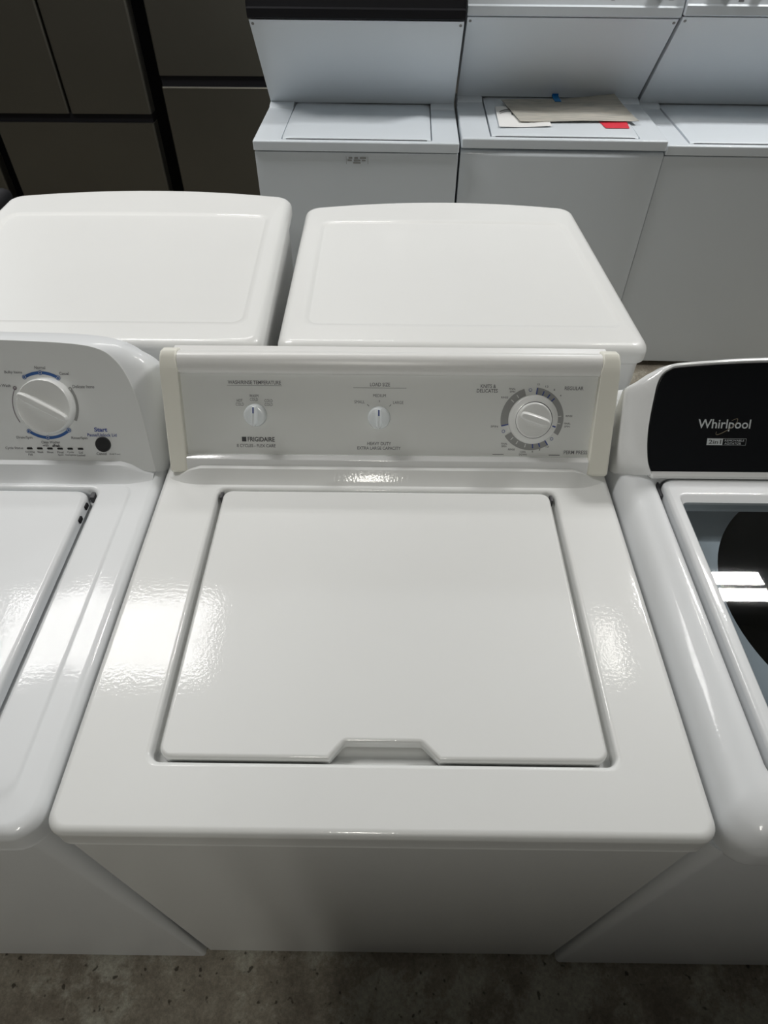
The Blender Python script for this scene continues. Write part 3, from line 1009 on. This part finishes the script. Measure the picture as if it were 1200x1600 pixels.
# ================================================================== stacked laundry centres
def laundry_centre(x0, x1, y0, zd, yb, ytop, ztop, label, kind, lid_x, rz):
    """x0..x1 sides, y0 front, zd deck height, yb deck back, (ytop, ztop) top of the leaning back panel"""
    cx = (x0 + x1) / 2
    t = thing('laundry_centre', label, 'washer dryer', (cx, y0 + .33, 0), rz, 'stacked laundry centres along the back')
    b = MB()
    lip = .030
    zt = zd - lip - .004
    if kind == 'bump':
        # front panel bows forward and rolls over at its top
        n = 28
        cols = []
        for i in range(n + 1):
            u = -1 + 2 * i / n
            x = cx + u * ((x1 - x0) / 2 - .001)
            bow = .010 * max(0, 1 - (u / .93) ** 4)
            pr = [(y0 + .026, zt - .002)] + [(y0 + .008 - bow + .013 * (1 - cos(a_)), zt - .004 - .013 * (1 - sin(a_))) for a_ in [pi / 2 * (1 - q_ / 7) for q_ in range(8)]]
            pr += [(y0 + .008 - bow, .06), (y0 + .03, .05)]
            cols.append([(x, y, z) for y, z in pr])
        vr = [[b.bm.verts.new(p) for p in c_] for c_ in cols]
        for p, q_ in zip(vr, vr[1:]):
            for i in range(len(p) - 1):
                b.face((p[i], q_[i], q_[i + 1], p[i + 1]))
        b.build('front_panel', 'white_lc', t, sharp=60)
        b = MB()
        b.box(x0 + .001, x1 - .001, y0 + .026, y0 + .66, .02, zt, .002, 2)
    else:
        b.box(x0 + .001, x1 - .001, y0 + .008, y0 + .66, .02, zt, .003, 2)
    b.build('cabinet', 'white_lc', t)
    # deck
    l0, l1 = lid_x
    b = MB()
    r = [rr(x0 + .003, x1 - .003, y0 + .003, yb + .08, .006, zd - lip), rr(x0, x1, y0, yb + .08, .006, zd - lip + .002)]
    for d, dz in fillet(.005, 4):
        r.append(rr(x0 + d, x1 - d, y0 + d, yb + .08 - d, .006, zd - dz))
    ly0, ly1 = y0 + .016, yb + .03
    for d, dz in ((.001, 0), (0, .002), (-.0005, .014)):
        r.append(rr(l0 - .004 - d, l1 + .004 + d, ly0 - d, ly1 + d, .008, zd - dz))
    b.loft(r, True, True)
    b.build('deck', 'white_lc', t)
    # lid: slightly arched plate with an undercut front edge
    b = MB()
    n = 24
    top, bot = [], []
    prof_y = [(ly0 + .004, -.006), (ly0 + .006, .002), (ly0 + .012, .006), (ly0 + .10, .008), (ly0 + .25, .007), (ly1 - .02, .004), (ly1 - .004, .002)]
    rows = []
    for i in range(n + 1):
        u = i / n
        x = l0 + (l1 - l0) * u
        edge = min(u, 1 - u) * (l1 - l0)
        ez = -.004 * max(0, 1 - edge / .008) ** 2
        rows.append([(x, y, zd + z + ez) for y, z in prof_y] + [(x, ly1 - .004, zd - .010), (x, ly0 + .008, zd - .010)])
    vr = [[b.bm.verts.new(p) for p in c_] for c_ in rows]
    for p, q_ in zip(vr, vr[1:]):
        for i in range(len(p)):
            j = (i + 1) % len(p)
            b.face((p[i], q_[i], q_[j], p[j]))
    b.face(vr[0]); b.face(list(reversed(vr[-1])))
    ld_ = b.build('lid', 'white_lc', t, sharp=40)
    b = MB()
    b.box(l0 + .012, l1 - .012, ly0 + .0005, ly0 + .0060, zd - .012, zd + .0002)
    b.build('grip_gap', 'black_matte', ld_)
    # rear step of the deck, then the leaning panel
    b = MB()
    prof = [(yb - .040, zd + .0005), (yb - .034, zd + .006), (yb - .005, zd + .010), (yb + .06, zd + .010), (yb + .06, zd - .002), (yb - .040, zd - .002)]
    b.prism(prof, lambda y, z: (x0 + .004, y, z), lambda y, z: (l0 - .005, y, z))
    b.build('rear_step', 'white_lc', t)
    b = MB()
    b.prism(prof, lambda y, z: (l1 + .005, y, z), lambda y, z: (x1 - .004, y, z))
    b.build('rear_step', 'white_lc', t)
    b = MB()
    prof = [(yb, zd + .008), (ytop, ztop), (ytop + .05, ztop), (yb + .05, zd + .008)]
    b.prism(prof, lambda y, z: (x0 + .003, y, z), lambda y, z: (x1 - .003, y, z), .002, 2, 'both')
    bpn = b.build('back_panel', 'white_lc', t)
    dv = Vector((0, yb - ytop, zd + .008 - ztop)).normalized()
    nv = Vector((0, dv.z, -dv.y))
    if nv.y > 0:
        nv = -nv
    for sx in (x0 + .013, x1 - .013):
        b = MB()
        p0 = Vector((sx, ytop, ztop)) + dv * .014
        fn = lambda x, y, h: tuple(p0 + Vector((x, 0, 0)) + dv * y + nv * h)
        b.disc(fn, 0, 0, [(.0045, 0), (.0045, .0012), (.003, .002)], 16)
        b.build('screw', 'screw', bpn)
    # dryer above with its console at the bottom
    cm = 'black_plastic' if kind == 'black' else 'white_lc'
    b = MB()
    zc = ztop + .003
    prof = [(ytop - .004, zc), (ytop - .010, zc + .004), (ytop - .012, zc + .026), (ytop - .006, zc + .030), (ytop + .010, zc + .120), (ytop + .06, zc + .125), (ytop + .08, zc)]
    b.prism(prof, lambda y, z: (x0 + .001, y, z), lambda y, z: (x1 - .001, y, z), .003, 2, 'both')
    cs = b.build('dryer_console', cm, t)
    b = MB()
    b.box(x0 + .002, x1 - .002, ytop + .012, y0 + .66, zc + .127, 1.78, .008, 3)
    b.build('dryer_cabinet', 'white_lc', t)
    b = MB()
    b.box(cx - .23, cx + .23, ytop + .004, ytop + .02, zc + .18, 1.70, .01, 3)
    b.build('dryer_door', 'white_lc', t)
    b = MB()
    b.box(x0 + .004, x1 - .004, yb + .06, y0 + .66, zd - .02, zc + .13, .002, 2)
    b.build('rear_column', 'white_lc', t)
    u = Vector((0, .016, .09)).normalized()
    nn = Vector((0, -u.z, u.y))
    org = Vector((0, ytop - .006, zc + .030))
    return t, cs, (lambda x, s, h=0: tuple(org + Vector((x, 0, 0)) + u * s + nn * (h + .0005))), bpn


YAW = -1.2
t1, c1, k1, p1 = laundry_centre(-.4290, .2250, 2.030, .823, 2.406, 2.188, 1.104, 'stacked white laundry centre with a black control strip, beside the dark fridges', 'black', (-.336, .135), YAW)
caption(k1, c1, 'ring_grey', [('-', -.345 + i * .007, -.340 + i * .007, .022, .027) for i in range(6)], name='panel_mark')
for x0_, x1_ in ((.105, .112), (.145, .152), (.180, .196), (.198, .212)):
    caption(k1, c1, 'ring_grey', [('-', x0_, x1_, .020, .026)], name='panel_mark')
b = MB()
b.bar(k1, -.116, -.070, .028, .048, .0004)
b.build('sticker', 'sticker', c1, wn=False, recalc=False)
# small worn sticker on its front
b = MB()
fl = lambda x, z, h=0: (x, 2.036 - h, z)
b.bar(fl, -.134, -.133, .756, .779, .0012); b.bar(fl, -.0645, -.0635, .756, .779, .0012)
for z, xs in ((.7745, (-.126, -.114, -.108, -.096, -.090, -.070)), (.7670, (-.130, -.116, -.110, -.088, -.084, -.072)), (.7600, (-.112, -.088, -.088, -.088, -.088, -.088))):
    for i in range(0, 6, 2):
        if xs[i + 1] > xs[i]:
            b.bar(fl, xs[i], xs[i + 1], z - .0022, z + .0022, .0012)
o = b.build('front_sticker', 'ring_grey', t1, wn=False, recalc=False)
o['label'] = 'small grey worn sticker'

t2, c2, k2, p2 = laundry_centre(.2320, .8800, 2.036, .832, 2.455, 2.244, 1.104, 'stacked white laundry centre with buff paper and a red label on its lid', 'bump', (.328, .790), YAW)
b = MB()
b.disc(k2, .800, .034, [(.020, 0), (.020, .010), (.016, .016)], 32)
b.build('knob', 'dark_gap', c2)
for x0_, x1_, y0_ in ((.83, .845, .014), (.66, .67, .012), (.30, .32, .016), (.335, .345, .016)):
    caption(k2, c2, 'ink_grey', [('-', x0_, x1_, y0_, y0_ + .004)], name='panel_mark')

t3, c3, k3, p3 = laundry_centre(.8808, 1.5400, 2.028, .818, 2.440, 2.215, 1.112, 'stacked white laundry centre at the right edge with bare lid and white dial', 'plain', (.957, 1.46), YAW)
b = MB()
b.disc(k3, .985, .040, [(.030, 0), (.030, .012), (.026, .016), (.020, .014), (.018, .026), (.012, .028)], 40)
b.build('knob', 'panel_white', c3)
b = MB()
b.disc(k3, 1.088, .030, [(.014, 0), (.014, .012), (.010, .014)], 32)
b.build('knob', 'panel_white', c3)
b = MB()
b.bar(k3, 1.030, 1.046, .006, .010, 0)
b.build('panel_mark', 'ink_grey', c3, wn=False, recalc=False)

# papers on the middle laundry centre's lid
def sheet(name, corners, z, wave, mat, label, cat, thick=.0012, n=16):
    """corners: back-left, back-right, front-right, front-left on plan"""
    b = MB()
    g = []
    for i in range(n + 1):
        row = []
        for j in range(n + 1):
            u, v = i / n, j / n
            p = [(corners[0][k_] * (1 - u) + corners[1][k_] * u) * (1 - v) + (corners[3][k_] * (1 - u) + corners[2][k_] * u) * v for k_ in (0, 1)]
            row.append((p[0], p[1], z + wave(u, v)))
        g.append(row)
    for dz, flip in ((thick, False), (0, True)):
        vs = [[b.bm.verts.new((p[0], p[1], p[2] + dz)) for p in r] for r in g]
        for i in range(n):
            for j in range(n):
                b.face((vs[i][j], vs[i + 1][j], vs[i + 1][j + 1], vs[i][j + 1]))
        if not flip:
            topv = vs
        else:
            for seq in ([(i, 0) for i in range(n + 1)], [(i, n) for i in range(n + 1)], [(0, j) for j in range(n + 1)], [(n, j) for j in range(n + 1)]):
                for (a, b_), (c_, d_) in zip(seq, seq[1:]):
                    b.face((topv[a][b_], topv[c_][d_], vs[c_][d_], vs[a][b_]))
    return tag(b.build(name, mat, wn=False), label, cat)


sheet('paper_sheet', [(.385, 2.385), (.786, 2.425), (.812, 2.175), (.422, 2.160)], .8440,
      lambda u, v: (.012 * u ** 3 + .003 * (1 - u) ** 3) * (1 - v) ** 2 + .0012 * sin(u * 9 + v * 3) + .002, 'newsprint', 'large buff printed paper sheet lying on the laundry centre lid', 'paper')
ws = sheet('leaflet', [(.358, 2.330), (.520, 2.330), (.520, 2.125), (.350, 2.115)], .8415,
           lambda u, v: .0012 * sin(u * 6 + 2 * v) + .0012, 'white_paper', 'white leaflet with a black stripe sticking out under the buff paper', 'paper', .0006)
b = MB()
cv = smooth_pts([(.366, 2.262, 0), (.380, 2.280, 0), (.400, 2.290, 0), (.430, 2.292, 0)], 6)
for off, wd in ((0, .008), (-.018, .004)):
    vv = [(b.bm.verts.new((x, y + off + wd / 2, .8455)), b.bm.verts.new((x, y + off - wd / 2, .8455))) for x, y, _ in cv]
    for p, q_ in zip(vv, vv[1:]):
        b.face((p[0], p[1], q_[1], q_[0]))
for i in range(4):
    fz = lambda x, y, h=0: (x, y, .8455)
    b.bar(fz, .404 + i * .007, .409 + i * .007, 2.235, 2.250, 0)
b.build('black_print', 'ink', ws, wn=False, recalc=False)
sheet('red_label', [(.683, 2.190), (.776, 2.195), (.768, 2.118), (.692, 2.118)], .8405, lambda u, v: .0006, 'red_label', 'red rectangular label on the lid at front edge of buff paper', 'label', .0006, 4)
b = MB()
fz = [(.577, 2.452 + .0), (.598, 2.452)]
b.prism([(2.375, .8485), (2.415, .8475), (2.4415, .8500), (2.4365, .8570), (2.4350, .8570), (2.4395, .8512), (2.415, .8490), (2.375, .8500)],
        lambda y, z: (.570, y - .004, z), lambda y, z: (.592, y - .004, z))
tag(b.build('tape_strip', 'blue_tape', wn=False), 'short blue tape strip stuck between leaning panel and lid above the buff paper', 'tape')


# ================================================================== fridges
def fridge(x0, x1, yf, kind, label, split=None, seam=(.582, .562)):
    t = thing('refrigerator', label, 'fridge', ((x0 + x1) / 2, yf + .36, 0), 0, 'dark stainless fridges behind')
    b = MB()
    b.box(x0 + .006, x1 - .006, yf + .075, yf + .74, .02, 1.74, .004, 2)
    b.build('cabinet', 'black_matte', t)
    zs1, zs0 = seam
    doors = []
    if split:
        doors += [(x0, split - .0035), (split + .0035, x1)]
    else:
        doors += [(x0, x1)]
    for a, c_ in doors:
        b = MB()
        ring = [rr(a, c_, yf, yf + .07, .012, zs1, 5), rr(a, c_, yf, yf + .07, .012, 1.74, 5)]
        b.loft(ring, True, True)
        b.build('door', 'steel', t, sharp=50)
    b = MB()
    hz = zs0
    ring = [rr(x0, x1, yf, yf + .07, .012, .06, 5), rr(x0, x1, yf, yf + .07, .012, hz, 5)]
    b.loft(ring, True, True)
    dr = b.build('freezer_drawer', 'steel', t, sharp=50)
    b = MB()
    b.box(x0 + .004, x1 - .004, yf + .012, yf + .080, hz, zs1, .001, 1)
    b.build('handle_recess', 'black_plastic', t)
    if kind == 'edge':
        b = MB()
        b.box(x0 + .006, x1 - .006, yf - .001, yf + .010, hz - .003, hz + .002, .001, 2)
        b.build('edge_strip', 'steel_edge', dr)
    return t


fridge(-1.843, -1.100, 3.15, 'plain', 'dark stainless french-door fridge at far left with vertical split between its upper doors', -1.4765, (.583, .545))
fridge(-1.030, -.300, 3.15, 'edge', 'dark stainless fridge between the french-door fridge and the white laundry centre, bright edge on drawer', None, (.735, .690))
fridge(-2.640, -1.905, 3.15, 'plain', 'dark stainless fridge cut by the left edge of the photo', None, (.583, .545))

# ================================================================== lamp housings on the ceiling, added lamps included
for i, (fx, fy, ax, ln, tw, offs, wt, cl) in enumerate(FIXTURES):
    wl, ww = ln / 2 + .04, max(offs) + tw / 2 + .03
    wx, wy = (wl, ww) if ax == 'x' else (ww, wl)
    b = MB()
    b.box(fx - wx, fx + wx, fy - wy, fy + wy, LAMP_Z + .02, LAMP_Z + .09, .01, 2)
    b.box(fx - .03, fx + .03, fy - .03, fy + .03, LAMP_Z + .09, 3.45)
    tag(b.build('ceiling_light', 'housing'), ['white tube light fixture reflected in the middle washer at left', 'white tube light fixture reflected in the glass lid at right',
        'unseen white tube light fixture brightening the dryer tops from behind', 'unseen white tube light fixture at far left, added to brighten the dryers', 'white tube light fixture added behind the camera as frontal fill', 'white tube light fixture added behind the laundry centre fronts to brighten dryers and lid', 'small warm light fixture reflected in the middle washer at right'][i], 'ceiling light')
